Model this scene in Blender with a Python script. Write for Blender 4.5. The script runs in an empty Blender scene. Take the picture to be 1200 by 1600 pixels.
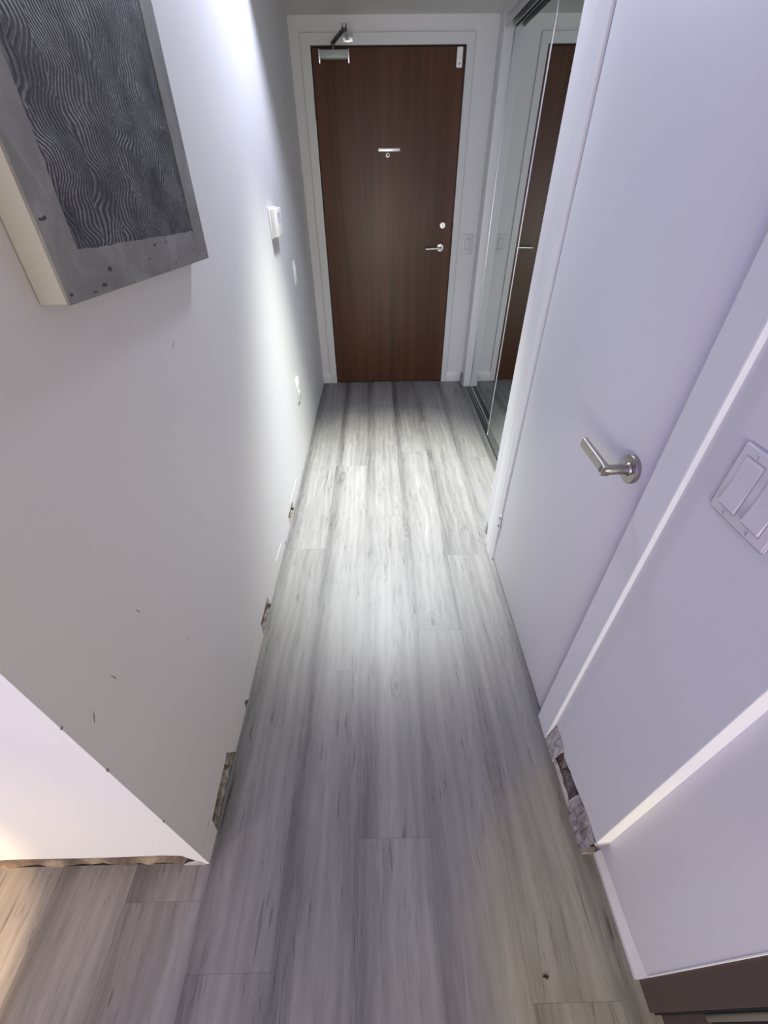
import bpy, bmesh, math, random
from mathutils import Vector, Matrix
random.seed(7)
SC = bpy.context.scene
COL = SC.collection
PI = math.pi

# ------------------------------------------------------------------ camera
H_CAM, FPX = 1.4309, 651.377
yaw, pit, rol = (math.radians(a) for a in (0.6867, 38.9586, -0.6733))
F = Vector((math.sin(yaw)*math.cos(pit), math.cos(yaw)*math.cos(pit), -math.sin(pit)))
R = Vector((math.cos(yaw), -math.sin(yaw), 0)); U = R.cross(F)
R2 = math.cos(rol)*R + math.sin(rol)*U
U2 = -math.sin(rol)*R + math.cos(rol)*U
cam = bpy.data.cameras.new('camera')
cam.sensor_fit = 'HORIZONTAL'; cam.sensor_width = 36.0
cam.lens = 36.0*FPX/1200.0; cam.clip_start = 0.02
co = bpy.data.objects.new('camera', cam); COL.objects.link(co)
m = Matrix((R2, U2, -F)).transposed().to_4x4(); m.translation = Vector((0, 0, H_CAM))
co.matrix_world = m
SC.camera = co

# ------------------------------------------------------------------ world, lights, exposure
w = bpy.data.worlds.new('world'); SC.world = w; w.use_nodes = True
bg = w.node_tree.nodes['Background']
bg.inputs[0].default_value = (0.62, 0.50, 0.58, 1); bg.inputs[1].default_value = 0.66

def aim(o, loc, target):
    o.location = loc
    o.rotation_euler = (Vector(target)-Vector(loc)).to_track_quat('-Z', 'Y').to_euler()
def area(name, loc, target, size, power, color, size_y=None, spread=180):
    l = bpy.data.lights.new(name, 'AREA'); l.energy = power; l.color = color
    l.shape = 'RECTANGLE' if size_y else 'DISK'; l.size = size
    if size_y: l.size_y = size_y
    l.spread = math.radians(spread)
    o = bpy.data.objects.new(name, l); COL.objects.link(o); aim(o, loc, target); return o
def spot(name, loc, target, power, color, cone, blend, radius=0.03):
    l = bpy.data.lights.new(name, 'SPOT'); l.energy = power; l.color = color
    l.spot_size = math.radians(cone); l.spot_blend = blend; l.shadow_soft_size = radius
    o = bpy.data.objects.new(name, l); COL.objects.link(o); aim(o, loc, target); return o
# living room behind the photographer: LED glow, a broad lamp, added warm fill and spots
area('led_strip_light', (-1.1, -1.3, 2.0), (0.7, 0.8, 1.5), 1.6, 17, (0.08, 0.05, 1.0), 0.7)
area('room_lamp_light', (-0.5, -2.6, 0.9), (-0.3, 0.6, 0.7), 1.4, 58, (0.98, 0.97, 0.86), 0.9)
area('added_warm_fill', (0.9, -1.8, 1.4), (0.0, 1.0, 0.9), 1.1, 17.5, (1.0, 0.76, 0.30), 1.0)  # added fill with no real fitting, reddens the near walls
spot('added_warm_spot_left', (-1.55, -0.75, 2.3), (-1.35, 0.27, 0.50), 165, (1.0, 0.72, 0.42), 46, 1.0)  # added spot; its cone shapes the standing body's shadow on the left
spot('added_warm_spot_right', (0.40, -0.75, 2.3), (0.62, 0.10, 0.0), 70, (1.0, 0.76, 0.12), 22, 0.6)  # added spot, makes the warm floor patch right of the body's shadow
spot('added_floor_spot', (1.0, -0.9, 2.3), (-1.44, 0.12, 0.0), 1050, (1.0, 0.66, 0.34), 15.8, 0.22, 0.03)  # unseen spot, added so its tight cone draws a shadow boundary
# the hallway fitting in front of the bulkhead throws a tight beam plus a soft spread
spot('hall_beam_light', (0.06, 2.30, 2.39), (0.06, 1.93, 0), 640, (0.985, 1.0, 0.84), 60, 1.0, 0.13)
spot('hall_core_light', (0.06, 2.30, 2.39), (0.04, 1.80, 0), 300, (0.72, 0.76, 1.0), 46, 1.0, 0.10)

vs = SC.view_settings
vs.view_transform = 'Standard'; vs.look = 'None'; vs.gamma = 1.0
vs.use_curve_mapping = False; vs.exposure = 0.0

# ------------------------------------------------------------------ materials
def nm(name):
    mt = bpy.data.materials.new(name); mt.use_nodes = True
    nt = mt.node_tree; b = nt.nodes['Principled BSDF']
    return mt, nt, b
def N(nt, t, **kw):
    n = nt.nodes.new(t)
    for k, v in kw.items(): setattr(n, k, v)
    return n
def L(nt, a, b): nt.links.new(a, b)
def mathn(nt, op, a, b=None, clamp=False):
    n = N(nt, 'ShaderNodeMath', operation=op); n.use_clamp = clamp
    for i, v in enumerate((a, b)):
        if v is None: continue
        if isinstance(v, (int, float)): n.inputs[i].default_value = v
        else: L(nt, v, n.inputs[i])
    return n.outputs[0]
def mixc(nt, fac, a, b, mode='MIX'):
    n = N(nt, 'ShaderNodeMix', data_type='RGBA', blend_type=mode)
    for i, v in ((0, fac), (6, a), (7, b)):
        if isinstance(v, (int, float)): n.inputs[i].default_value = v
        elif isinstance(v, tuple): n.inputs[i].default_value = (*v, 1)
        else: L(nt, v, n.inputs[i])
    return n.outputs[2]
def noise(nt, vec, scale=5, detail=4, rough=0.5, dist=0.0):
    n = N(nt, 'ShaderNodeTexNoise'); n.inputs['Scale'].default_value = scale
    n.inputs['Detail'].default_value = detail; n.inputs['Roughness'].default_value = rough
    n.inputs['Distortion'].default_value = dist
    if vec is not None: L(nt, vec, n.inputs['Vector'])
    return n.outputs['Fac']
def mapv(nt, vec, scale=(1, 1, 1), loc=(0, 0, 0)):
    n = N(nt, 'ShaderNodeMapping'); n.inputs['Scale'].default_value = scale
    n.inputs['Location'].default_value = loc; L(nt, vec, n.inputs['Vector']); return n.outputs[0]
def ramp(nt, fac, stops):
    n = N(nt, 'ShaderNodeValToRGB'); e = n.color_ramp.elements
    while len(e) < len(stops): e.new(0.5)
    for el, (p, c) in zip(e, stops):
        el.position = p; el.color = (*c, 1) if isinstance(c, tuple) else (c, c, c, 1)
    L(nt, fac, n.inputs[0]); return n.outputs[0]
def bump(nt, b, h, strength=0.2, dist=0.002):
    n = N(nt, 'ShaderNodeBump'); n.inputs['Strength'].default_value = strength
    n.inputs['Distance'].default_value = dist; L(nt, h, n.inputs['Height']); L(nt, n.outputs[0], b.inputs['Normal'])
def objco(nt): return N(nt, 'ShaderNodeTexCoord').outputs['Object']

def paint(name, col, rough=0.55, var=0.04, bscale=260, bstr=0.12):
    mt, nt, b = nm(name); c = objco(nt)
    f = noise(nt, c, 2.5, 3)
    dark = tuple(x*(1-var) for x in col)
    L(nt, mixc(nt, f, dark, col), b.inputs['Base Color'])
    b.inputs['Roughness'].default_value = rough
    bump(nt, b, noise(nt, c, bscale, 2), bstr, 0.0006)
    return mt
def metal(name, col, rough=0.3, var=0.05):
    mt, nt, b = nm(name); c = objco(nt)
    f = noise(nt, mapv(nt, c, (200, 200, 20)), 1, 3)
    L(nt, mixc(nt, f, tuple(x*(1-var) for x in col), col), b.inputs['Base Color'])
    b.inputs['Metallic'].default_value = 1.0; b.inputs['Roughness'].default_value = rough
    return mt
M = {}
M['wall'] = paint('wall_paint', (0.64, 0.635, 0.645))
M['ceiling'] = paint('ceiling_paint', (0.62, 0.62, 0.60), 0.8)
M['trim'] = paint('trim_paint', (0.68, 0.68, 0.69), 0.4, 0.03)
M['frame'] = paint('door_frame_paint', (0.60, 0.61, 0.62), 0.42, 0.04)
M['door_white'] = paint('white_door_paint', (0.66, 0.66, 0.68), 0.42, 0.03, 180, 0.08)
M['plastic'] = paint('white_plastic', (0.80, 0.80, 0.80), 0.3, 0.01, 50, 0.0)
M['switch'] = paint('switch_plastic', (0.62, 0.60, 0.62), 0.3, 0.01, 50, 0.0)
M['chrome'] = metal('brushed_nickel', (0.40, 0.38, 0.35), 0.38)
M['alu'] = metal('satin_aluminium', (0.72, 0.72, 0.72), 0.35)
M['steel'] = metal('stainless_steel', (0.6, 0.6, 0.6), 0.3)
M['darkmetal'] = metal('dark_metal', (0.12, 0.12, 0.12), 0.45)
M['black'] = paint('black_void', (0.015, 0.014, 0.013), 0.9, 0.3)
M['brown'] = paint('dark_brown_laminate', (0.088, 0.060, 0.050), 0.5, 0.3, 100, 0.05)
M['closer'] = paint('closer_silver', (0.38, 0.42, 0.41), 0.35, 0.1)
M['scuff'] = paint('grey_scuff', (0.27, 0.26, 0.26), 0.7, 0.3)
M['chip'] = paint('dark_chip', (0.05, 0.047, 0.045), 0.8, 0.3)
M['gap'] = paint('gap_shade', (0.36, 0.35, 0.36), 0.7, 0.1)
M['spackle_and_highlight'] = paint('white_spackle_highlight', (0.80, 0.80, 0.78), 0.7, 0.05)  # spackle, also the whiter colour that paints highlights on lit edges

def plaster_mat(name, a, b_, c_, sc=30):
    mt, nt, b = nm(name); c = objco(nt)
    f = noise(nt, c, sc, 6, 0.65, 0.6)
    L(nt, ramp(nt, f, [(0.32, a), (0.5, b_), (0.68, c_)]), b.inputs['Base Color'])
    b.inputs['Roughness'].default_value = 0.85
    bump(nt, b, noise(nt, c, sc*2.4, 6, 0.7), 0.8, 0.006)
    return mt
M['plaster'] = plaster_mat('torn_plaster', (0.13, 0.11, 0.105), (0.27, 0.25, 0.245), (0.42, 0.40, 0.39), 30)
M['gypsum'] = plaster_mat('raw_drywall_core', (0.05, 0.045, 0.035), (0.17, 0.15, 0.12), (0.36, 0.34, 0.30), 34)
M['glue'] = plaster_mat('old_baseboard_glue', (0.06, 0.042, 0.032), (0.14, 0.105, 0.082), (0.30, 0.245, 0.17), 14)
M['edge'] = plaster_mat('broken_paint_edge', (0.26, 0.235, 0.22), (0.42, 0.40, 0.39), (0.56, 0.54, 0.53), 40)

# --- floor planks
def floor_mat():
    mt, nt, b = nm('grey_oak_laminate')
    g = N(nt, 'ShaderNodeUVMap', uv_map='grain').outputs[0]
    e = N(nt, 'ShaderNodeUVMap', uv_map='edge').outputs[0]
    sx = N(nt, 'ShaderNodeSeparateXYZ'); L(nt, e, sx.inputs[0])
    ex, ey = sx.outputs[0], sx.outputs[1]
    rnd = N(nt, 'ShaderNodeAttribute', attribute_name='tone').outputs['Fac']
    # warp so the grain wanders
    wn = N(nt, 'ShaderNodeTexNoise'); wn.inputs['Scale'].default_value = 1.0; wn.inputs['Detail'].default_value = 2
    L(nt, mapv(nt, g, (7, 2.2, 1)), wn.inputs['Vector'])
    wv = N(nt, 'ShaderNodeVectorMath', operation='MULTIPLY_ADD')
    L(nt, wn.outputs['Color'], wv.inputs[0]); wv.inputs[1].default_value = (0.035, 0.0, 0); L(nt, g, wv.inputs[2])
    gw = wv.outputs[0]
    broad = noise(nt, mapv(nt, gw, (9, 0.55, 1)), 1, 2, 0.5)
    mid = noise(nt, mapv(nt, gw, (42, 4.5, 1)), 1, 5, 0.62, 0.6)
    fine = noise(nt, mapv(nt, gw, (260, 15, 1)), 1, 4, 0.72, 0.4)
    crack = noise(nt, mapv(nt, gw, (120, 8, 1), (3, 7, 0)), 1, 3, 0.6, 0.8)
    crackm = noise(nt, mapv(nt, g, (11, 3, 1), (9, 1, 0)), 1, 2, 0.5)
    cr = ramp(nt, crack, [(0.58, 0.0), (0.68, 1.0)])
    cm = ramp(nt, crackm, [(0.40, 0.0), (0.55, 1.0)])
    cr = mathn(nt, 'MULTIPLY', cr, cm)
    vo = N(nt, 'ShaderNodeTexVoronoi'); vo.inputs['Scale'].default_value = 1.0
    L(nt, mapv(nt, gw, (5.1, 2.0, 1)), vo.inputs['Vector'])
    rings = mathn(nt, 'SINE', mathn(nt, 'MULTIPLY', vo.outputs['Distance'], 75.0))
    kn = ramp(nt, vo.outputs['Distance'], [(0.0, 1.0), (0.035, 0.75), (0.12, 0.22), (0.22, 0.0)])
    knr = mathn(nt, 'MULTIPLY', kn, mathn(nt, 'ADD', mathn(nt, 'MULTIPLY', rings, 0.4), 0.6))
    knd = ramp(nt, vo.outputs['Distance'], [(0.0, 1.0), (0.03, 0.6), (0.06, 0.0)])
    # cathedral lines
    cath = N(nt, 'ShaderNodeTexWave', wave_type='BANDS', bands_direction='X')
    cath.inputs['Scale'].default_value = 1.0; cath.inputs['Distortion'].default_value = 9.0
    cath.inputs['Detail'].default_value = 3; cath.inputs['Detail Scale'].default_value = 0.9
    L(nt, mapv(nt, gw, (9, 0.9, 1)), cath.inputs['Vector'])
    v = mathn(nt, 'MULTIPLY_ADD', broad, 0.62)
    v.node.inputs[2].default_value = -0.03
    v = mathn(nt, 'ADD', v, mathn(nt, 'MULTIPLY', mid, 0.40))
    v = mathn(nt, 'ADD', v, mathn(nt, 'MULTIPLY', fine, 0.32))
    v = mathn(nt, 'ADD', v, mathn(nt, 'MULTIPLY', cath.outputs['Fac'], 0.07))
    v = mathn(nt, 'ADD', v, mathn(nt, 'MULTIPLY', rnd, 0.05))
    # darker left flank of each board (printed pattern), and its strength varies along the board
    fl = ramp(nt, ex, [(0.0, 1.0), (0.10, 1.0), (0.30, 0.0), (0.90, 0.0), (1.0, 0.55)])
    flv = ramp(nt, noise(nt, mapv(nt, g, (1.5, 1.3, 1), (2, 5, 0)), 1, 1), [(0.25, 0.35), (0.7, 1.0)])
    fl = mathn(nt, 'MULTIPLY', fl, flv)
    v = mathn(nt, 'SUBTRACT', v, mathn(nt, 'MULTIPLY', fl, 0.26))
    v = mathn(nt, 'SUBTRACT', v, mathn(nt, 'MULTIPLY', cr, 0.26))
    v = mathn(nt, 'SUBTRACT', v, mathn(nt, 'MULTIPLY', knr, 0.35))
    col = ramp(nt, v, [(0.20, (0.045, 0.042, 0.042)), (0.46, (0.110, 0.107, 0.106)), (0.66, (0.172, 0.169, 0.165)), (0.92, (0.245, 0.241, 0.234))])
    # joints
    dx = mathn(nt, 'MULTIPLY', mathn(nt, 'MINIMUM', ex, mathn(nt, 'SUBTRACT', 1.0, ex)), 197.0)
    j = ramp(nt, mathn(nt, 'MINIMUM', dx, ey), [(0.0, 0.62), (0.5, 0.75), (1.0, 1.0)])
    col = mixc(nt, 1.0, col, j, 'MULTIPLY')
    L(nt, col, b.inputs['Base Color'])
    L(nt, mathn(nt, 'MULTIPLY_ADD', mid, 0.2).node.outputs[0], b.inputs['Roughness'])
    for n in nt.nodes:
        if n.type == 'MATH' and n.operation == 'MULTIPLY_ADD' and n.outputs[0].is_linked and n.outputs[0].links[0].to_socket == b.inputs['Roughness']:
            n.inputs[2].default_value = 0.36
    bump(nt, b, mathn(nt, 'ADD', mathn(nt, 'MULTIPLY', fine, 0.5), mathn(nt, 'MULTIPLY', cr, -1.0)), 0.12, 0.0012)
    return mt
M['floor'] = floor_mat()

def door_wood():
    mt, nt, b = nm('walnut_veneer'); c = objco(nt)
    wn = N(nt, 'ShaderNodeTexNoise'); wn.inputs['Scale'].default_value = 1.0; wn.inputs['Detail'].default_value = 2
    L(nt, mapv(nt, c, (4, 4, 1.2)), wn.inputs['Vector'])
    wv = N(nt, 'ShaderNodeVectorMath', operation='MULTIPLY_ADD')
    L(nt, wn.outputs['Color'], wv.inputs[0]); wv.inputs[1].default_value = (0.09, 0, 0); L(nt, c, wv.inputs[2])
    band = noise(nt, mapv(nt, wv.outputs[0], (14, 1, 0.35)), 1, 2)
    mid = noise(nt, mapv(nt, wv.outputs[0], (60, 1, 1.2)), 1, 5, 0.6)
    fine = noise(nt, mapv(nt, c, (330, 1, 9)), 1, 3, 0.7)
    v = mathn(nt, 'ADD', mathn(nt, 'MULTIPLY', band, 0.5), mathn(nt, 'MULTIPLY', mid, 0.35))
    v = mathn(nt, 'ADD', v, mathn(nt, 'MULTIPLY', fine, 0.18))
    col = ramp(nt, v, [(0.30, (0.042, 0.016, 0.008)), (0.5, (0.076, 0.030, 0.014)), (0.72, (0.125, 0.056, 0.030))])
    L(nt, col, b.inputs['Base Color']); b.inputs['Roughness'].default_value = 0.42
    bump(nt, b, fine, 0.06, 0.001)
    return mt
M['wood'] = door_wood()

def mirror_mat():
    mt, nt, b = nm('mirror_glass')
    L(nt, mixc(nt, noise(nt, objco(nt), 1.2, 2), (0.72, 0.76, 0.73), (0.78, 0.82, 0.79)), b.inputs['Base Color'])
    b.inputs['Metallic'].default_value = 1.0; b.inputs['Roughness'].default_value = 0.012
    return mt
M['mirror'] = mirror_mat()

def concrete():
    mt, nt, b = nm('grey_plastered_border'); c = objco(nt)
    f = noise(nt, c, 9, 6, 0.6, 0.8)
    col = ramp(nt, f, [(0.3, (0.13, 0.127, 0.127)), (0.55, (0.19, 0.187, 0.188)), (0.75, (0.27, 0.265, 0.265))])
    L(nt, col, b.inputs['Base Color']); b.inputs['Roughness'].default_value = 0.6
    bump(nt, b, noise(nt, c, 22, 6, 0.6), 0.35, 0.004)
    return mt
M['concrete'] = concrete()
def combed():
    mt, nt, b = nm('combed_dark_plaster'); c = objco(nt)
    sep = N(nt, 'ShaderNodeSeparateXYZ'); L(nt, c, sep.inputs[0])
    y, z = sep.outputs[1], sep.outputs[2]
    # comb stroke: straight near the top, swinging into arcs lower down
    cx = N(nt, 'ShaderNodeCombineXYZ'); L(nt, y, cx.inputs[0]); L(nt, z, cx.inputs[1])
    p = cx.outputs[0]
    wob_ = mathn(nt, 'MULTIPLY', mathn(nt, 'SUBTRACT', noise(nt, p, 9, 2), 0.5), 0.10)
    strip = mathn(nt, 'FLOOR', mathn(nt, 'MULTIPLY', mathn(nt, 'ADD', y, wob_), 1/0.072))
    cs_ = N(nt, 'ShaderNodeCombineXYZ'); L(nt, mathn(nt, 'MULTIPLY', strip, 17.3), cs_.inputs[0]); L(nt, mathn(nt, 'MULTIPLY', z, 10.0), cs_.inputs[1])
    L(nt, mathn(nt, 'MULTIPLY', y, 3.0), cs_.inputs[2])
    sway = mathn(nt, 'SUBTRACT', noise(nt, cs_.outputs[0], 1.0, 2.0, 0.42), 0.5)
    # strokes swing harder towards the bottom of the picture
    amp = mathn(nt, 'MULTIPLY_ADD', z, -0.14); amp.node.inputs[2].default_value = 0.22
    amp = mathn(nt, 'MAXIMUM', amp, 0.09)
    ph = mathn(nt, 'ADD', y, mathn(nt, 'MULTIPLY', sway, amp))
    ph = mathn(nt, 'ADD', ph, mathn(nt, 'MULTIPLY', noise(nt, p, 30, 2), 0.006))
    ph = mathn(nt, 'MULTIPLY', ph, 2*PI/0.0092)
    s = mathn(nt, 'MULTIPLY_ADD', mathn(nt, 'SINE', ph), 0.5); s.node.inputs[2].default_value = 0.5
    s = mathn(nt, 'POWER', s, 1.7)
    patch = ramp(nt, noise(nt, p, 11, 4, 0.6), [(0.36, 0.10), (0.60, 1.0)])
    grit = ramp(nt, noise(nt, p, 160, 3, 0.7), [(0.35, 0.35), (0.65, 1.0)])
    v = mathn(nt, 'MULTIPLY', mathn(nt, 'MULTIPLY', s, patch), grit)
    L(nt, mixc(nt, v, (0.018, 0.018, 0.026), (0.30, 0.30, 0.325)), b.inputs['Base Color'])
    b.inputs['Roughness'].default_value = 0.62
    bump(nt, b, s, 0.6, 0.003)
    return mt
M['combed'] = combed()

# ------------------------------------------------------------------ mesh helpers
def box(bm, x0, x1, y0, y1, z0, z1, bev=0.0, seg=2):
    vs_ = [bm.verts.new((x, y, z)) for x in (x0, x1) for y in (y0, y1) for z in (z0, z1)]
    fs = [(0, 1, 3, 2), (4, 6, 7, 5), (0, 4, 5, 1), (2, 3, 7, 6), (0, 2, 6, 4), (1, 5, 7, 3)]
    fc = [bm.faces.new([vs_[i] for i in f]) for f in fs]
    if bev:
        ed = list({e for f in fc for e in f.edges})
        bmesh.ops.bevel(bm, geom=ed, offset=bev, segments=seg, profile=0.5, affect='EDGES')
def prism(bm, pts, axis, a, b, bev=0.0):
    """polygon pts (2-D) extruded along axis from a to b"""
    def mk(p, t):
        if axis == 'x': return (t, p[0], p[1])
        if axis == 'y': return (p[0], t, p[1])
        return (p[0], p[1], t)
    A = [bm.verts.new(mk(p, a)) for p in pts]; B = [bm.verts.new(mk(p, b)) for p in pts]
    n = len(pts); fa = bm.faces.new(A); fb = bm.faces.new(B[::-1])
    sides = [bm.faces.new((A[i], A[(i+1) % n], B[(i+1) % n], B[i])) for i in range(n)]
    if bev:
        bmesh.ops.bevel(bm, geom=list(fb.edges), offset=bev, segments=2, profile=0.5, affect='EDGES')
def lathe(bm, prof, origin, axis, seg=40):
    """prof: list of (radius, distance along axis)"""
    ax = Vector(axis).normalized(); t = ax.orthogonal().normalized(); s = ax.cross(t); o = Vector(origin)
    rings = []
    for r, d in prof:
        if r < 1e-6: rings.append([bm.verts.new(o+ax*d)])
        else: rings.append([bm.verts.new(o+ax*d+(t*math.cos(2*PI*k/seg)+s*math.sin(2*PI*k/seg))*r) for k in range(seg)])
    for a, b in zip(rings, rings[1:]):
        for k in range(seg):
            k2 = (k+1) % seg
            if len(a) == 1 and len(b) > 1: bm.faces.new((a[0], b[k], b[k2]))
            elif len(b) == 1 and len(a) > 1: bm.faces.new((a[k], b[0], a[k2]))
            elif len(a) > 1: bm.faces.new((a[k], b[k], b[k2], a[k2]))
def sweep(bm, path, sect, up=(0, 0, 1)):
    """sect: list of (side, up) offsets, swept along path, ends capped"""
    P = [Vector(p) for p in path]; rings = []
    for i, p in enumerate(P):
        d = (P[min(i+1, len(P)-1)]-P[max(i-1, 0)]).normalized()
        sd = d.cross(Vector(up)).normalized(); u = sd.cross(d)
        sc = sect(i/(len(P)-1)) if callable(sect) else sect
        rings.append([bm.verts.new(p+sd*a+u*b) for a, b in sc])
    n = len(rings[0])
    for a, b in zip(rings, rings[1:]):
        for k in range(n): bm.faces.new((a[k], a[(k+1) % n], b[(k+1) % n], b[k]))
    bm.faces.new(rings[0][::-1]); bm.faces.new(rings[-1])
def circ(r, n=14, ry=None): return [(r*math.cos(2*PI*k/n), (ry or r)*math.sin(2*PI*k/n)) for k in range(n)]

def obj(name, bm, mat, parent=None, smooth=False):
    bmesh.ops.recalc_face_normals(bm, faces=bm.faces)
    me = bpy.data.meshes.new(name); bm.to_mesh(me); bm.free()
    if smooth:
        for p in me.polygons: p.use_smooth = True
        me.set_sharp_from_angle(angle=math.radians(38))
    me.materials.append(M[mat] if isinstance(mat, str) else mat)
    o = bpy.data.objects.new(name, me); COL.objects.link(o)
    if parent: o.parent = parent; o.matrix_parent_inverse = parent.matrix_world.inverted()
    return o
def root(name, loc, rot=(0, 0, 0)):
    o = bpy.data.objects.new(name, None); COL.objects.link(o); o.location = loc; o.rotation_euler = rot
    o.empty_display_size = 0.05
    bpy.context.view_layer.update(); return o
def tag(o, label, cat, kind=None, group=None):
    o['label'] = label; o['category'] = cat
    if kind: o['kind'] = kind
    if group: o['group'] = group
    return o
def B(): return bmesh.new()
def quick(name, args, mat, parent=None, bev=0.0):
    bm = B(); box(bm, *args, bev=bev); return obj(name, bm, mat, parent, smooth=bev > 0)

# ------------------------------------------------------------------ dimensions
XL, YC, YD = -0.4747, 0.285, 3.612        # left wall plane, its near corner, door wall plane
XW, XC = 0.534, 0.522                     # right wall plane, casing face
ZS, ZC = 2.138, 2.42                      # soffit height, ceiling height
YS = 2.44                                 # soffit edge

# ------------------------------------------------------------------ floor
PW, PL = 0.197, 1.403
joint = {-2: 0.085, -1: 0.837, 0: 0.33, 1: 1.003, 2: 1.43}
me = bpy.data.meshes.new('floor'); bm = bmesh.new()
u1 = bm.loops.layers.uv.new('grain'); u2 = bm.loops.layers.uv.new('edge')
tn = bm.faces.layers.float.new('tone')
for k in range(-9, 9):
    j0 = joint.get(k, random.uniform(0, PL)); x0 = -0.075+k*PW
    n0 = math.floor((-2.2-j0)/PL)
    for i in range(n0, 7):
        a, b_ = j0+i*PL, j0+(i+1)*PL
        a2, b2 = max(a, -2.2), min(b_, 3.75)
        if b2 <= a2: continue
        ru, rv, tone = random.uniform(0, 40), random.uniform(0, 40), random.random()
        # subdivide lengthwise so the end joint distance stays exact
        cuts = sorted({a2, min(a2+0.02, b2), max(b2-0.02, a2), b2})
        for c0, c1 in zip(cuts, cuts[1:]):
            q = [(x0, c0), (x0+PW, c0), (x0+PW, c1), (x0, c1)]
            f = bm.faces.new([bm.verts.new((x, y, 0)) for x, y in q]); f[tn] = tone
            for lp, (x, y) in zip(f.loops, q):
                lp[u1].uv = (x-x0+ru, y+rv)
                lp[u2].uv = ((x-x0)/PW, min(y-a, b_-y)*1000)
bmesh.ops.remove_doubles(bm, verts=bm.verts, dist=1e-5)
bm.to_mesh(me); bm.free(); me.materials.append(M['floor'])
fo = bpy.data.objects.new('floor', me); COL.objects.link(fo)
tag(fo, 'grey wood-look laminate plank floor running down the hallway', 'floor', 'structure')
quick('underlay', (-1.85, 1.68, -2.2, 3.75, -0.05, -0.004), 'black', fo)

# ------------------------------------------------------------------ left wall
prof = [(YC, 0.0), (0.357, 0.002), (0.366, 0.066), (0.42, 0.073), (0.50, 0.080), (0.548, 0.092), (0.543, 0.05), (0.562, 0.006),
        (0.70, 0.004), (0.706, 0.034), (0.722, 0.030), (0.730, 0.005), (0.82, 0.006),
        (0.995, 0.004), (1.003, 0.070), (1.06, 0.068), (1.135, 0.074), (1.140, 0.03), (1.150, 0.005),
        (1.32, 0.005), (1.50, 0.004), (1.515, 0.016), (1.535, 0.014), (1.545, 0.004),
        (1.665, 0.004), (1.672, 0.062), (1.73, 0.060), (1.795, 0.066), (1.802, 0.02), (1.812, 0.004),
        (2.15, 0.004), (2.158, 0.014), (2.172, 0.012), (2.18, 0.004), (YD, 0.003), (YD, ZC), (YC, ZC)]
bm = B(); prism(bm, prof, 'x', XL-0.013, XL)
wl = tag(obj('wall_left', bm, 'wall'), 'long white painted left wall with chipped bottom edge and missing baseboard', 'wall', 'structure')
quick('dark_hole_backing', (XL-0.11, XL-0.07, YC+0.02, YD, -0.02, ZC), 'black', wl)  # black sheet, paints in the dark inside the wall holes
for (a, b_, sz) in ((0.36, 0.56, 1), (0.995, 1.15, 0.8), (1.66, 1.81, 0.8)):
    bm = B()      # rough broken plaster inside the hole
    nx, ny = 4, 14
    g = [[bm.verts.new((XL-0.004-0.05*i/nx, a+(b_-a)*j/ny, (0.004+0.012*i+random.uniform(0, 0.012)*sz)*(0.4+math.sin(PI*j/ny)*0.5))) for j in range(ny+1)] for i in range(nx+1)]
    for i in range(nx):
        for j in range(ny): bm.faces.new((g[i][j], g[i+1][j], g[i+1][j+1], g[i][j+1]))
    obj('broken_plaster', bm, 'gypsum', wl, smooth=True)
    bm = B(); prism(bm, [(b_-0.045, 0.0), (b_-0.004, 0.0), (b_-0.012, 0.055*sz), (b_-0.03, 0.03)], 'x', XL-0.03, XL-0.012)
    obj('torn_paper', bm, 'plaster', wl)
# remains of the old baseboard's paint line
for pts in ([(0.80, 0.108), (0.93, 0.118)], [(1.33, 0.080), (1.47, 0.066)], [(1.75, 0.085), (1.98, 0.086)], [(0.30, 0.085), (0.36, 0.088)]):
    (a, za), (b_, zb) = pts; bm = B(); n = 9
    up = [(a+(b_-a)*i/n, za+(zb-za)*i/n+random.uniform(0.0005, 0.003)) for i in range(n+1)]
    dn = [(y, z-random.uniform(0.002, 0.005)) for y, z in up][::-1]
    prism(bm, up+dn, 'x', XL, XL+0.0008)
    obj('paint_line', bm, 'spackle_and_highlight' if a > 1 else 'edge', wl)
for a, b_, wd in (((1.02, 1.135), (1.00, 1.12), 0.002), ((0.515, 0.786), (0.522, 0.766), 0.0025), ((0.395, 0.758), (0.40, 0.737), 0.002),
                  ((0.335, 0.755), (0.322, 0.735), 0.003), ((0.60, 0.56), (0.61, 0.555), 0.0015)):
    d = Vector((b_[0]-a[0], b_[1]-a[1])); p = Vector((-d.y, d.x)).normalized()*wd*0.5
    bm = B(); prism(bm, [a, (a[0]+d.x*.5+p.x, a[1]+d.y*.5+p.y), b_, (a[0]+d.x*.5-p.x, a[1]+d.y*.5-p.y)], 'x', XL, XL+0.0005)
    obj('scuff_mark', bm, 'scuff', wl)

# near face of that wall (turns left), bottom strip bare
prof = [(XL-0.0131, 0.012), (-0.497, 0.030), (-0.508, 0.050), (-0.515, 0.068), (-0.522, 0.088)]
x = -0.522
while x > -2.4:
    x -= random.uniform(0.03, 0.10); prof.append((x, 0.092+random.uniform(-0.004, 0.005)))
prof += [(-2.45, 0.09), (-2.45, ZC), (XL-0.0131, ZC)]
bm = B(); prism(bm, prof, 'y', YC, YC+0.013)
wf = tag(obj('wall_front', bm, 'wall'), 'bright cream-lit wall face left of the corner, bare strip along its bottom', 'wall', 'structure')
bm = B(); n = 60
gx = [-0.478-(2.45-0.478)*(i/n)**1.4 for i in range(n+1)]
rows = [[bm.verts.new((xx, YC+0.010+random.uniform(-0.004, 0.004)-(0.006 if j == 0 else 0), zz)) for xx in gx] for j, zz in enumerate((0.0, 0.014, 0.045, 0.075, 0.10))]
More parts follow.
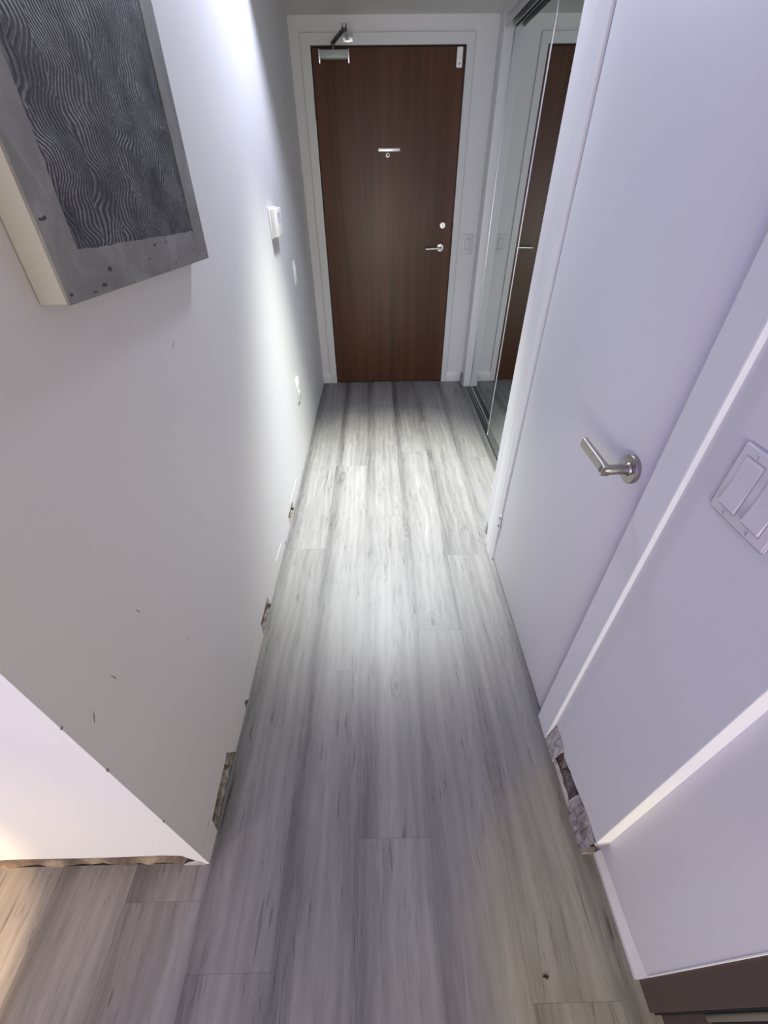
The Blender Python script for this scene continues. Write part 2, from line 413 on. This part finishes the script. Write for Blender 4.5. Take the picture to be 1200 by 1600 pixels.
for a, b_ in zip(rows, rows[1:]):
    for i in range(n): bm.faces.new((a[i], a[i+1], b_[i+1], b_[i]))
obj('exposed_glue_strip', bm, 'glue', wf, smooth=True)
quick('floor_gap', (-2.45, XL-0.016, YC+0.003, YC+0.012, -0.003, 0.0015), 'black', wf)
bm = B(); prism(bm, [(-0.484, 0.0), (-0.545, 0.0), (-0.522, 0.024), (-0.50, 0.036)], 'y', YC-0.0012, YC+0.001)
obj('torn_corner_paper', bm, 'edge', wf)
for z, h in ((0.36, 0.006), (0.64, 0.008), (0.80, 0.005)):        # dents along the outside corner
    bm = B(); prism(bm, [(XL+0.0009, z), (XL-0.002, z+h*0.4), (XL+0.0009, z+h)], 'y', YC-0.0009, YC+0.003)
    obj('corner_dent', bm, 'scuff', wf)

# ------------------------------------------------------------------ ceiling and soffit
tag(quick('ceiling', (-2.45, 1.6, -1.4, 3.75, ZC, ZC+0.05), 'ceiling'), 'grey-white hallway ceiling', 'ceiling', 'structure')
tag(quick('trim_1', (XL, 1.0, YS, YD+0.02, ZS, ZC), 'ceiling'), 'lowered grey ceiling bulkhead in front of the entry door', 'bulkhead', 'structure')

# ------------------------------------------------------------------ door wall, frame and entry door
FX0, FX1 = -0.411, 0.606
bm = B(); pts = [(XL-0.1, 0), (-0.39, 0), (-0.39, 2.05), (0.59, 2.05), (0.59, 0), (1.0, 0), (1.0, ZC), (XL-0.1, ZC)]
prism(bm, pts, 'y', YD-0.004, YD+0.10)
wb = tag(obj('wall_back', bm, 'wall'), 'pale grey end wall around the brown entry door', 'wall', 'structure')
bm = B()
ih = 2.022
prism(bm, [(FX0, 0), (-0.357, 0), (-0.357, ih), (0.562, ih), (0.562, 0), (FX1, 0), (FX1, 2.070), (FX0, 2.070)], 'y', YD+0.06, YD-0.016, bev=0.002)
fr = tag(obj('trim_2', bm, 'frame'), 'light grey painted metal frame around the brown entry door', 'door frame', 'structure')
for z in (1.76, 1.006, 0.232):
    quick('hinge_cutout', (-0.3575, -0.3535, YD-0.0165, YD-0.002, z-0.058, z+0.058), 'darkmetal', fr)
quick('strike_plate', (0.5585, 0.5625, YD-0.0165, YD-0.002, 0.955, 1.065), 'darkmetal', fr)
quick('deadbolt_strike', (0.5595, 0.5625, YD-0.0165, YD-0.002, 1.13, 1.16), 'darkmetal', fr)
quick('door_gap', (-0.39, 0.59, YD+0.03, YD+0.06, 0, 2.05), 'black', fr)

d1 = tag(root('door_1', (0.1025, YD, 0)), 'brown wood veneer entry door with lever handle at the hallway end', 'door', 'structure')
quick('door_leaf', (-0.352, 0.557, YD, YD+0.040, 0.006, 2.014), 'wood', d1, bev=0.0015)
# lever set
hx, hz = 0.480, 1.009
hd = bm = B(); lathe(bm, [(0.0, 0.0), (0.026, 0.0), (0.026, -0.007), (0.023, -0.010), (0.011, -0.011), (0.0095, -0.045), (0.0, -0.046)], (hx, YD, hz), (0, 1, 0))
hd = obj('door_handle', bm, 'alu', d1, smooth=True); hd['label'] = 'satin metal lever handle'
bm = B(); sweep(bm, [(hx+0.008, YD-0.044, hz), (hx, YD-0.049, hz), (hx-0.02, YD-0.050, hz), (hx-0.07, YD-0.050, hz-0.001), (hx-0.112, YD-0.049, hz-0.002)], circ(0.0078, 12))
obj('lever', bm, 'alu', hd, smooth=True)
bm = B(); lathe(bm, [(0, 0), (0.021, 0), (0.021, -0.010), (0.018, -0.015), (0, -0.015)], (0.486, YD, 1.146), (0, 1, 0))
db = obj('deadbolt', bm, 'alu', d1, smooth=True); db['label'] = 'round satin deadbolt turn'
bm = B(); box(bm, 0.4825, 0.4895, YD-0.028, YD-0.013, 1.134, 1.158, bev=0.002); obj('thumb_turn', bm, 'alu', db, smooth=True)
bp = quick('number_plate', (0.034, 0.176, YD-0.003, YD+0.001, 1.550, 1.566), 'alu', d1, bev=0.001); bp['label'] = 'slim pale metal strip'
bm = B(); lathe(bm, [(0, -0.003), (0.005, -0.003), (0.006, -0.006), (0.012, -0.005), (0.013, 0.0), (0.0, 0.0)], (0.096, YD, 1.532), (0, 1, 0))
ph = obj('peephole', bm, 'alu', d1, smooth=True)
bm = B(); lathe(bm, [(0, -0.0045), (0.0052, -0.0045), (0.0052, -0.002)], (0.096, YD, 1.532), (0, 1, 0)); obj('peephole_lens', bm, 'black', ph)
# contact sensor at the top corner
bm = B(); box(bm, 0.505, 0.541, YD-0.016, YD, 1.925, 2.012, bev=0.006, seg=3); sn = obj('contact_sensor', bm, 'plastic', d1, smooth=True)
sn['label'] = 'white rounded sensor'
quick('sensor_button', (0.519, 0.527, YD-0.0175, YD-0.015, 1.938, 1.946), 'scuff', sn)
# door closer: body, end caps, arms
bm = B(); box(bm, -0.300, -0.135, YD-0.052, YD, 1.962, 1.998, bev=0.005); cl = obj('door_closer', bm, 'closer', d1, smooth=True)
cl['label'] = 'grey metal hydraulic closer with folded arm'
for x0 in (-0.308, -0.137): quick('end_cap', (x0, x0+0.009, YD-0.054, YD, 1.942, 2.000), 'alu', cl, bev=0.001)
bm = B(); lathe(bm, [(0, 0), (0.011, 0), (0.011, 0.030), (0, 0.030)], (-0.222, YD-0.026, 1.996), (0, 0, 1), 20); obj('pinion', bm, 'darkmetal', cl, smooth=True)
bm = B(); sweep(bm, [(-0.222, YD-0.026, 2.028), (-0.180, YD-0.17, 2.030), (-0.140, YD-0.30, 2.032)], [(-0.011, -0.004), (0.011, -0.004), (0.011, 0.004), (-0.011, 0.004)]); obj('main_arm', bm, 'darkmetal', cl)
bm = B(); sweep(bm, [(-0.140, YD-0.315, 2.042), (-0.138, YD-0.20, 2.043), (-0.135, YD-0.05, 2.044)], circ(0.0085, 12)); obj('forearm', bm, 'closer', cl, smooth=True)
bm = B(); lathe(bm, [(0, 0), (0.013, 0), (0.013, 0.026), (0, 0.026)], (-0.140, YD-0.30, 2.024), (0, 0, 1), 20); obj('elbow_pin', bm, 'darkmetal', cl, smooth=True)
bm = B(); box(bm, -0.165, -0.105, YD-0.024, YD-0.016, 2.030, 2.062, bev=0.001); box(bm, -0.145, -0.125, YD-0.06, YD-0.02, 2.036, 2.052, bev=0.002)
for xx in (-0.158, -0.112): lathe(bm, [(0, 0), (0.007, 0), (0.006, -0.004), (0, -0.005)], (xx, YD-0.024, 2.046), (0, 1, 0), 12)
obj('arm_bracket', bm, 'alu', cl, smooth=True)

# baseboards on the door wall
tag(quick('baseboard_left', (XL, FX0, YD-0.016, YD-0.004, 0, 0.085), 'trim', bev=0.0015), 'short white baseboard left of the entry door frame', 'baseboard', 'structure')
tag(quick('baseboard_right', (FX1, 0.741, YD-0.016, YD-0.004, 0, 0.085), 'trim', bev=0.0015), 'short white baseboard right of the entry door frame', 'baseboard', 'structure')
# pilaster closing the closet
pl = tag(quick('trim_3', (0.741, 0.87, 3.475, YD, 0, ZS), 'trim', bev=0.0015), 'narrow white pilaster between end wall and mirrored closet', 'trim', 'structure')
quick('cut_baseboard_end', (0.727, 0.741, 3.520, 3.596, 0, 0.080), 'scuff', pl)

# ------------------------------------------------------------------ closet
tag(quick('wall_closet', (0.87, 0.93, 1.56, YD+0.1, 0, ZC), 'wall'), 'closet back wall behind the mirrored doors', 'wall', 'structure')
tag(quick('trim_4', (0.742, 0.87, 1.60, 3.475, 2.105, ZC), 'ceiling'), 'painted header above the mirrored closet doors', 'header', 'structure')
def channel(name, z0, z1, lips, base, label):
    t = root(name, (0.79, 2.5, z0))
    for x0, x1 in lips: quick('rail', (x0, x1, 1.61, 3.474, z0, z1), 'alu', t, bev=0.0006)
    quick('track_base', (0.748, 0.835, 1.61, 3.474, base[0], base[1]), 'darkmetal', t)
    return tag(t, label, 'track')
channel('closet_floor_track', 0.0, 0.009, ((0.747, 0.751), (0.786, 0.790), (0.826, 0.830)), (0.0, 0.002), 'double metal floor track under the sliding mirror doors')
channel('closet_top_track', 2.062, 2.105, ((0.745, 0.748), (0.786, 0.7885), (0.826, 0.829)), (2.100, 2.105), 'dark double overhead track above the sliding mirror doors')
def slider(xf, y0, y1, label):
    t = root('sliding_mirror_door', (xf+0.012, (y0+y1)/2, 0.005))
    z0, z1 = 0.006, 2.085
    quick('mirror', (xf+0.003, xf+0.008, y0+0.004, y1-0.004, z0+0.008, z1-0.008), 'mirror', t)
    quick('backing', (xf+0.0085, xf+0.020, y0+0.004, y1-0.004, z0+0.004, z1-0.004), 'black', t)
    for a in (y0, y1-0.010): quick('stile', (xf, xf+0.024, a, a+0.010, z0, z1), 'alu', t, bev=0.0012)
    for a in (z0, z1-0.016): quick('rail', (xf, xf+0.024, y0+0.010, y1-0.010, a, a+0.016 if a > 1 else a+0.012), 'alu', t, bev=0.0012)
    tag(t, label, 'mirror door', group='sliding mirror doors of the hall closet')
slider(0.757, 1.615, 2.600, 'front sliding mirror closet door, nearer the camera beside the white door')
slider(0.796, 2.550, 3.473, 'rear sliding mirror closet door, farther away next to the entry door')

# ------------------------------------------------------------------ right wall with white door
YA, YB2, YJ, YE = 0.584, 0.655, 1.392, 1.60     # near casing, door near edge, door far edge, wall end
bm = B()
prof = [(1.400, 0.0), (1.50, 0.0), (1.52, 0.03), (1.545, 0.012), (1.555, 0.055), (1.578, 0.085), (1.592, 0.02), (YE, 0.0), (YE, ZC), (YC, ZC)]
ba = [(YC+0.001, 0.104), (0.342, 0.108), (0.382, 0.101), (0.41, 0.093), (0.437, 0.088), (0.45, 0.090), (0.468, 0.083), (0.496, 0.079), (0.515, 0.098), (0.533, 0.107), (0.565, 0.105), (YA+0.01, 0.10)]
prof += ba + [(YB2+0.0, 0.10), (YB2+0.0, 2.04), (1.400, 2.04)]
prism(bm, prof, 'x', XW, XW+0.013)
wr = tag(obj('wall_right', bm, 'wall'), 'lavender-lit right wall around the white door, torn along its bottom', 'wall', 'structure')
quick('wall_end', (XW+0.002, 0.87, YE-0.013, YE, 0, ZC), 'wall', wr)
quick('dark_hole_backing', (0.60, 0.63, YC+0.03, YE-0.02, 0, ZC), 'black', wr)  # black backing, the torn cavity's shade put into its colour
# corner beads with rounded edge facing the kitchen, whiter colour paints in its highlight
bm = B(); prism(bm, [(XW+0.0006, YC+0.02), (XW+0.0006, YC-0.0004), (XW+0.002, YC-0.0016), (XW+0.05, YC-0.0016), (XW+0.05, YC+0.02)], 'z', 0.104, ZC)
obj('corner_bead', bm, 'spackle_and_highlight', wr)
# torn plaster along the base
def rubble(name, y0, y1, hfun, x0, x1, mat, ny=22, nz=6, amp=0.004):
    bm = B(); g = []
    for i in range(ny+1):
        y = y0+(y1-y0)*i/ny; h = hfun(i/ny); row = []
        for j in range(nz+1):
            s = j/nz
            row.append(bm.verts.new((x0+(x1-x0)*s**1.6+random.uniform(-amp, amp)*(0.3 if j in (0,) else 1), y+random.uniform(-amp, amp)*.6, h*s)))
        g.append(row)
    for i in range(ny):
        for j in range(nz): bm.faces.new((g[i][j], g[i+1][j], g[i+1][j+1], g[i][j+1]))
    o_ = obj(name, bm, mat, wr); [setattr(p, 'use_smooth', True) for p in o_.data.polygons]; return o_
rubble('torn_plaster', 0.288, 0.372, lambda t: 0.112, 0.523, 0.541, 'plaster', 12, 6, 0.0035)
rubble('torn_plaster', 0.366, 0.402, lambda t: 0.095-0.02*t, 0.528, 0.545, 'edge', 6, 4, 0.003)
rubble('torn_plaster', 0.510, 0.584, lambda t: 0.112, 0.524, 0.545, 'edge', 12, 7, 0.004)
rubble('torn_plaster', 0.485, 0.520, lambda t: 0.05+0.05*t, 0.536, 0.560, 'glue', 6, 4, 0.004)
rubble('plaster_lip', 0.39, 0.53, lambda t: 0.018, 0.527, 0.532, 'edge', 16, 2, 0.0012)
rubble('cavity_floor', 0.38, 0.51, lambda t: 0.05, 0.530, 0.598, 'gypsum', 16, 5, 0.004)
quick('corner_stud', (0.524, 0.566, YC-0.001, YC+0.012, 0.0, 0.012), 'plaster', wr)
bm = B(); prism(bm, [(0.530, 0.100), (0.572, 0.118), (0.575, 0.112), (0.556, 0.098), (0.533, 0.090)], 'y', YC-0.003, YC+0.001)
obj('torn_corner_bead', bm, 'edge', wr)
bm = B(); prism(bm, [(1.395, 0.0), (1.52, 0.0), (1.50, 0.05), (1.47, 0.09), (1.395, 0.1)], 'x', XW-0.0008, XW+0.004)
obj('paint_patch', bm, 'trim', wr)

# casing of the white door: legs and head, outer edge crisp
cs = tag(root('trim_5', (XC, 1.0, 0)), 'flat white casing around the closed white door on the right wall', 'door casing', 'structure')
bm = B(); prism(bm, [(XC, YA+0.0015), (XC+0.0015, YA), (XW+0.03, YA), (XW+0.03, YA+0.012), (XW+0.03, YA+0.012), (XW+0.03, YB2), (XC, YB2)], 'z', 0.0, 2.1)
obj('casing_leg', bm, 'trim', cs)
quick('casing_edge_highlight', (XC+0.0004, XW+0.001, YA-0.0012, YA+0.002, 0.0, 2.1), 'spackle_and_highlight', cs, bev=0.0005)  # whiter strip, paints in the light caught by the casing edge
bm = B(); prism(bm, [(XC+0.006, 1.398), (XC, 1.425), (XC, 1.470), (XC+0.006, 1.500), (XW, 1.545), (XW+0.01, 1.545), (XW+0.01, 1.398)], 'z', 0.0, 2.1)
obj('casing_leg', bm, 'trim', cs)
quick('casing_head', (XC, XW+0.01, YA, 1.545, 2.038, 2.105), 'trim', cs, bev=0.002)
quick('dark_gap_strip', (XW+0.03, XW+0.05, 1.390, 1.400, 0, 2.04), 'black', cs)  # black strip, its colour stands in for shade in the door gap

d2 = tag(root('door_2', (0.55, 1.02, 0)), 'plain white painted door with brushed lever on the right wall', 'door', 'structure')
DX = 0.534
quick('door_leaf', (DX, DX+0.035, YB2+0.0005, YJ-0.001, 0.008, 2.034), 'door_white', d2, bev=0.0012)
hy, hz = 0.730, 0.944
bm = B(); lathe(bm, [(0, 0), (0.0300, 0), (0.0308, 0.002), (0.0308, 0.0085), (0.0290, 0.0105), (0.0150, 0.011), (0.0138, 0.014), (0.0112, 0.016), (0.0112, 0.030)], (DX, hy, hz), (-1, 0, 0), 48)
h2 = obj('door_handle', bm, 'chrome', d2, smooth=True); h2['label'] = 'brushed nickel lever on round rose'
bm = B()
x9 = DX-0.060
path = [(DX-0.012, hy, hz), (DX-0.030, hy, hz), (x9+0.010, hy, hz-0.001), (x9+0.003, hy+0.002, hz-0.001), (x9, hy+0.009, hz-0.001)]
sweep(bm, path, circ(0.0110, 16), up=(0, 0, 1))
obj('lever_neck', bm, 'chrome', h2, smooth=True)
bm = B()
def rr(w_, h_, r=0.0022, n=3):
    o = []
    for cx_, cy_, a0 in ((w_-r, h_-r, 0), (-w_+r, h_-r, 90), (-w_+r, -h_+r, 180), (w_-r, -h_+r, 270)):
        for k in range(n+1):
            a = math.radians(a0+90*k/n); o.append((cx_+r*math.cos(a), cy_+r*math.sin(a)))
    return o
pth = [(x9+0.001, hy-0.007+0.122*t, hz-0.001+0.003*t) for t in (0, 0.06, 0.15, 0.35, 0.6, 0.85, 0.97, 1)]
def sec(t): return rr(0.0088-0.0030*min(1, t*3), 0.0112+0.0006*t, 0.0026)
sweep(bm, pth, sec)
obj('lever_grip', bm, 'chrome', h2, smooth=True)
for z in (0.225, 1.80):
    bm = B(); lathe(bm, [(0, 0), (0.0055, 0), (0.0055, 0.034), (0.004, 0.036), (0.0055, 0.038), (0.0055, 0.085), (0, 0.085)], (XC+0.008, 1.396, z-0.04), (0, 0, 1), 16)
    obj('hinge_knuckle', bm, 'trim', d2, smooth=True)
bm = B(); box(bm, XC+0.001, XC+0.006, 1.391, 1.398, 0.205, 0.220); box(bm, XC+0.001, XC+0.006, 1.391, 1.398, 0.250, 0.262); obj('hinge_chips', bm, 'scuff', d2)

# double light switch on right wall
sw = tag(root('light_switch', (XW, 0.462, 1.072)), 'white two-rocker light switch near the right edge, beside the white door', 'light switch', group=None)
bm = B(); box(bm, XW-0.006, XW, 0.4035, 0.5205, 1.014, 1.130, bev=0.0045, seg=3); obj('cover_plate', bm, 'switch', sw, smooth=True)
for yc in (0.487, 0.437):
    bm = B(); prism(bm, [(XW-0.0062, 1.031), (XW-0.0062, 1.113), (XW-0.0085, 1.109), (XW-0.0072, 1.072), (XW-0.0118, 1.035)], 'y', yc-0.0165, yc+0.0165, bev=0.0008)
    # polygon was given in (x, z)
    rk = obj('rocker', bm, 'switch', sw)
    for zz in (1.0235, 1.1205):
        bm = B(); lathe(bm, [(0, 0.0062), (0.0028, 0.0062), (0.0030, 0.0072), (0, 0.0076)], (XW, yc, zz), (-1, 0, 0), 14); obj('screw', bm, 'switch', sw, smooth=True)
        quick('screw_slot', (XW-0.0079, XW-0.0074, yc-0.0004, yc+0.0004, zz-0.0026, zz+0.0026), 'scuff', sw)
    bm = B(); box(bm, XW-0.0066, XW-0.0058, yc-0.0176, yc+0.0176, 1.030, 1.0306); box(bm, XW-0.0066, XW-0.0058, yc-0.0180, yc-0.0170, 1.030, 1.1145); box(bm, XW-0.0066, XW-0.0058, yc-0.018, yc+0.018, 1.1138, 1.1146)
    obj('rocker_gap', bm, 'gap', sw)

# ------------------------------------------------------------------ set-back panel, end panel and appliance at the right
XP = 0.566
bm = B(); prism(bm, [(XP, YC+0.012), (XP, 0.061), (XP+0.0015, 0.0585), (XP+0.004, 0.0575), (1.3, 0.0575), (1.3, YC+0.012)], 'z', 0.0, ZC)
wp = tag(obj('wall_kitchen', bm, 'wall'), 'set-back white wall section past the corner, at the lower right', 'wall', 'structure')
bm = B()
secs = [(0.058, 0.066), (0.080, 0.060), (0.115, 0.052), (0.20, 0.048), (YC, 0.044)]
A_ = [[bm.verts.new((XP-0.008, y, 0)), bm.verts.new((XP-0.008, y, 0.012)), bm.verts.new((XP+0.001, y, h)), bm.verts.new((XP+0.004, y, 0))] for y, h in secs]
for a, b_ in zip(A_, A_[1:]):
    for k in range(4): bm.faces.new((a[k], a[(k+1) % 4], b_[(k+1) % 4], b_[k]))
bm.faces.new(A_[0]); bm.faces.new(A_[-1][::-1])
obj('caulked_base_strip', bm, 'trim', wp)
quick('edge_highlight', (XP-0.0008, XP+0.006, 0.0575, 0.0605, 0.066, ZC), 'spackle_and_highlight', wp, bev=0.0008)  # whiter than the wall, edge highlight put into the colour
ep = tag(root('cabinet_end_panel', (0.8, 0.03, 0)), 'dark brown tall cabinet end panel beside the white wall, lower right corner', 'cabinet panel')
bm = B(); box(bm, XP+0.003, 1.25, 0.009, 0.0570, 0.0, 2.1, bev=0.0008); obj('panel', bm, 'brown', ep)
quick('shadow_gap', (XP+0.012, 1.25, 0.0055, 0.009, 0.0, 2.1), 'black', ep)
ap = tag(root('oven', (0.9, -0.25, 0)), 'black appliance with steel edge, cut off by the lower right corner', 'oven')
quick('plinth', (XP+0.026, 1.2, -0.55, 0.0050, 0.0, 0.20), 'brown', ap)
quick('body', (XP+0.032, 1.2, -0.55, -0.0055, 0.20, 0.86), 'black', ap, bev=0.002)
quick('steel_edge', (XP+0.022, XP+0.050, -0.0055, 0.0050, 0.205, 0.86), 'steel', ap, bev=0.0015)
quick('steel_edge', (XP+0.022, XP+0.050, -0.55, -0.535, 0.205, 0.86), 'steel', ap, bev=0.0015)

# ------------------------------------------------------------------ picture on the left wall
pic = tag(root('wall_picture', (XL, 0.95, 1.28), (math.radians(-2.2), 0, 0)), 'large plaster relief picture, dark combed centre in a grey border, on left wall', 'picture')
PY0, PY1, PT, PH = -0.301, 0.312, 0.040, 0.92     # local coordinates; x is depth
bm = B(); box(bm, 0.001, PT, PY0, PY1, 0.0, PH, bev=0.003)
pc = obj('canvas_box', bm, paint('cream_canvas_side', (0.41, 0.40, 0.385), 0.7, 0.1), None, smooth=True); pc.parent = pic
iy0, iy1, iz0, iz1 = PY0+0.066, PY1-0.066, 0.061, PH-0.063
bm = B()          # raised, slightly uneven plaster border around the inset
def wob(a, b_, n, base, horiz):
    return [((a+(b_-a)*i/n, base+random.uniform(-0.0013, 0.0013)) if horiz else (base+random.uniform(-0.0013, 0.0013), a+(b_-a)*i/n)) for i in range(n)]
outer = [(PY0, 0), (PY1, 0), (PY1, PH), (PY0, PH)]
inner = wob(iy0, iy1, 20, iz0, True)+wob(iz0, iz1, 20, iy1, False)+wob(iy1, iy0, 20, iz1, True)+wob(iz1, iz0, 20, iy0, False)
def ringface(x):
    O = [bm.verts.new((x, *p)) for p in outer]; I = [bm.verts.new((x, *p)) for p in inner]; return O, I
O0, I0 = ringface(PT); O1, I1 = ringface(PT+0.004)
for k in range(4):
    seg_ = I1[k*20:(k+1)*20]+[I1[((k+1)*20) % 80]]
    bm.faces.new([O1[k], O1[(k+1) % 4]]+seg_[::-1])
    bm.faces.new([O0[k], O0[(k+1) % 4], O1[(k+1) % 4], O1[k]])
for i in range(80): bm.faces.new((I0[i], I0[(i+1) % 80], I1[(i+1) % 80], I1[i]))
o = obj('plaster_border', bm, 'concrete'); o.parent = pic
bm = B(); box(bm, PT-0.002, PT+0.0022, iy0-0.002, iy1+0.002, iz0-0.002, iz1+0.002); o = obj('combed_inset', bm, 'combed'); o.parent = pic
for (yy, zz, s) in ((-0.20, 0.012, .010), (-0.17, 0.030, .012), (-0.12, 0.022, .006), (-0.02, 0.030, .008), (0.02, 0.048, .010), (0.075, 0.050, .007),
                    (0.22, 0.026, .008), (0.285, 0.020, .009), (-0.23, 0.006, .009), (-0.285, 0.10, .010), (-0.290, 0.012, .008), (0.10, 0.012, .005)):
    bm = B(); n = 7; prism(bm, [(yy+s*random.uniform(.3, 1)*math.cos(2*PI*k/n), zz+s*0.32*random.uniform(.1, 1)*math.sin(2*PI*k/n)+s*0.2*random.uniform(-1, 1)) for k in range(n)], 'x', PT+0.003, PT+0.0046)
    o = obj('border_chip', bm, 'chip'); o.parent = pic

# ------------------------------------------------------------------ things on the left wall
th = tag(root('thermostat', (XL, 2.36, 1.265)), 'white box thermostat on the left wall, level with the far door lever', 'thermostat')
bm = B(); box(bm, XL, XL+0.010, 2.290, 2.450, 1.205, 1.322, bev=0.003); obj('base_plate', bm, 'plastic', th, smooth=True)
bm = B(); box(bm, XL+0.010, XL+0.032, 2.296, 2.444, 1.210, 1.318, bev=0.004, seg=3); obj('cover', bm, 'plastic', th, smooth=True)
quick('display', (XL+0.0318, XL+0.0326, 2.33, 2.41, 1.262, 1.302), 'switch', th)
s2 = tag(root('light_switch', (XL, 2.80, 0.99)), 'small white switch plate on the left wall near the entry door', 'light switch')
bm = B(); box(bm, XL, XL+0.006, 2.765, 2.835, 0.930, 1.050, bev=0.002); obj('cover_plate', bm, 'plastic', s2, smooth=True)
quick('rocker', (XL+0.006, XL+0.009, 2.784, 2.816, 0.955, 1.025), 'plastic', s2, bev=0.001)
s3 = tag(root('wall_outlet', (XL, 2.385, 0.45)), 'white outlet plate low on the left wall', 'outlet')
bm = B(); box(bm, XL, XL+0.009, 2.350, 2.420, 0.385, 0.515, bev=0.002); obj('cover_plate', bm, 'plastic', s3, smooth=True)
for zz in (0.425, 0.475):
    f_ = quick('socket', (XL+0.009, XL+0.0105, 2.372, 2.398, zz-0.016, zz+0.016), 'plastic', s3, bev=0.0006)
    quick('slot', (XL+0.0104, XL+0.0108, 2.379, 2.381, zz-0.006, zz+0.006), 'black', f_)
bm = B(); lathe(bm, [(0, 0), (0.004, 0), (0.003, 0.002), (0, 0.0025)], (XL, 1.822, 0.632), (1, 0, 0), 10); obj('spackle_dot', bm, 'spackle_and_highlight', wl)
# switch on end wall
s4 = tag(root('light_switch', (0.68, YD-0.004, 1.03)), 'white single rocker switch on the end wall right of the entry door', 'light switch')
bm = B(); box(bm, 0.640, 0.715, YD-0.010, YD-0.004, 0.966, 1.091, bev=0.002); obj('cover_plate', bm, 'frame', s4, smooth=True)
quick('rocker', (0.662, 0.693, YD-0.014, YD-0.010, 0.998, 1.062), 'frame', s4, bev=0.001)
bm = B(); box(bm, 0.659, 0.662, YD-0.0105, YD-0.0095, 0.995, 1.065); box(bm, 0.693, 0.696, YD-0.0105, YD-0.0095, 0.995, 1.065); box(bm, 0.659, 0.696, YD-0.0105, YD-0.0095, 0.994, 0.998); box(bm, 0.659, 0.696, YD-0.0105, YD-0.0095, 1.062, 1.066)
obj('rocker_gap', bm, 'gap', s4)

# chip of debris on the floor
bm = B(); prism(bm, [(0.351, 0.066), (0.358, 0.070), (0.366, 0.067), (0.361, 0.062), (0.356, 0.0645)], 'z', 0.0, 0.003)
tag(obj('debris_chip', bm, 'black'), 'tiny dark chip of debris lying on the floor at lower right', 'debris')

# ------------------------------------------------------------------ ceiling light of the hallway (out of frame, it lights the floor)
cl_ = tag(root('ceiling_light', (0.03, 2.30, ZC)), 'round ceiling light in front of the bulkhead', 'ceiling light')
bm = B(); lathe(bm, [(0.125, 0.0), (0.125, -0.022), (0.113, -0.022), (0.110, -0.006), (0.0, -0.006)], (0.03, 2.30, ZC), (0, 0, 1), 40); obj('housing', bm, 'plastic', cl_, smooth=True)
l = bpy.data.lights.new('ceiling_lamp_light', 'AREA'); l.shape = 'DISK'; l.size = 0.22; l.energy = 24; l.color = (0.76, 0.80, 1.0)
lo = bpy.data.objects.new('ceiling_lamp_light', l); COL.objects.link(lo); lo.location = (0.03, 2.30, ZC-0.018); lo.parent = None
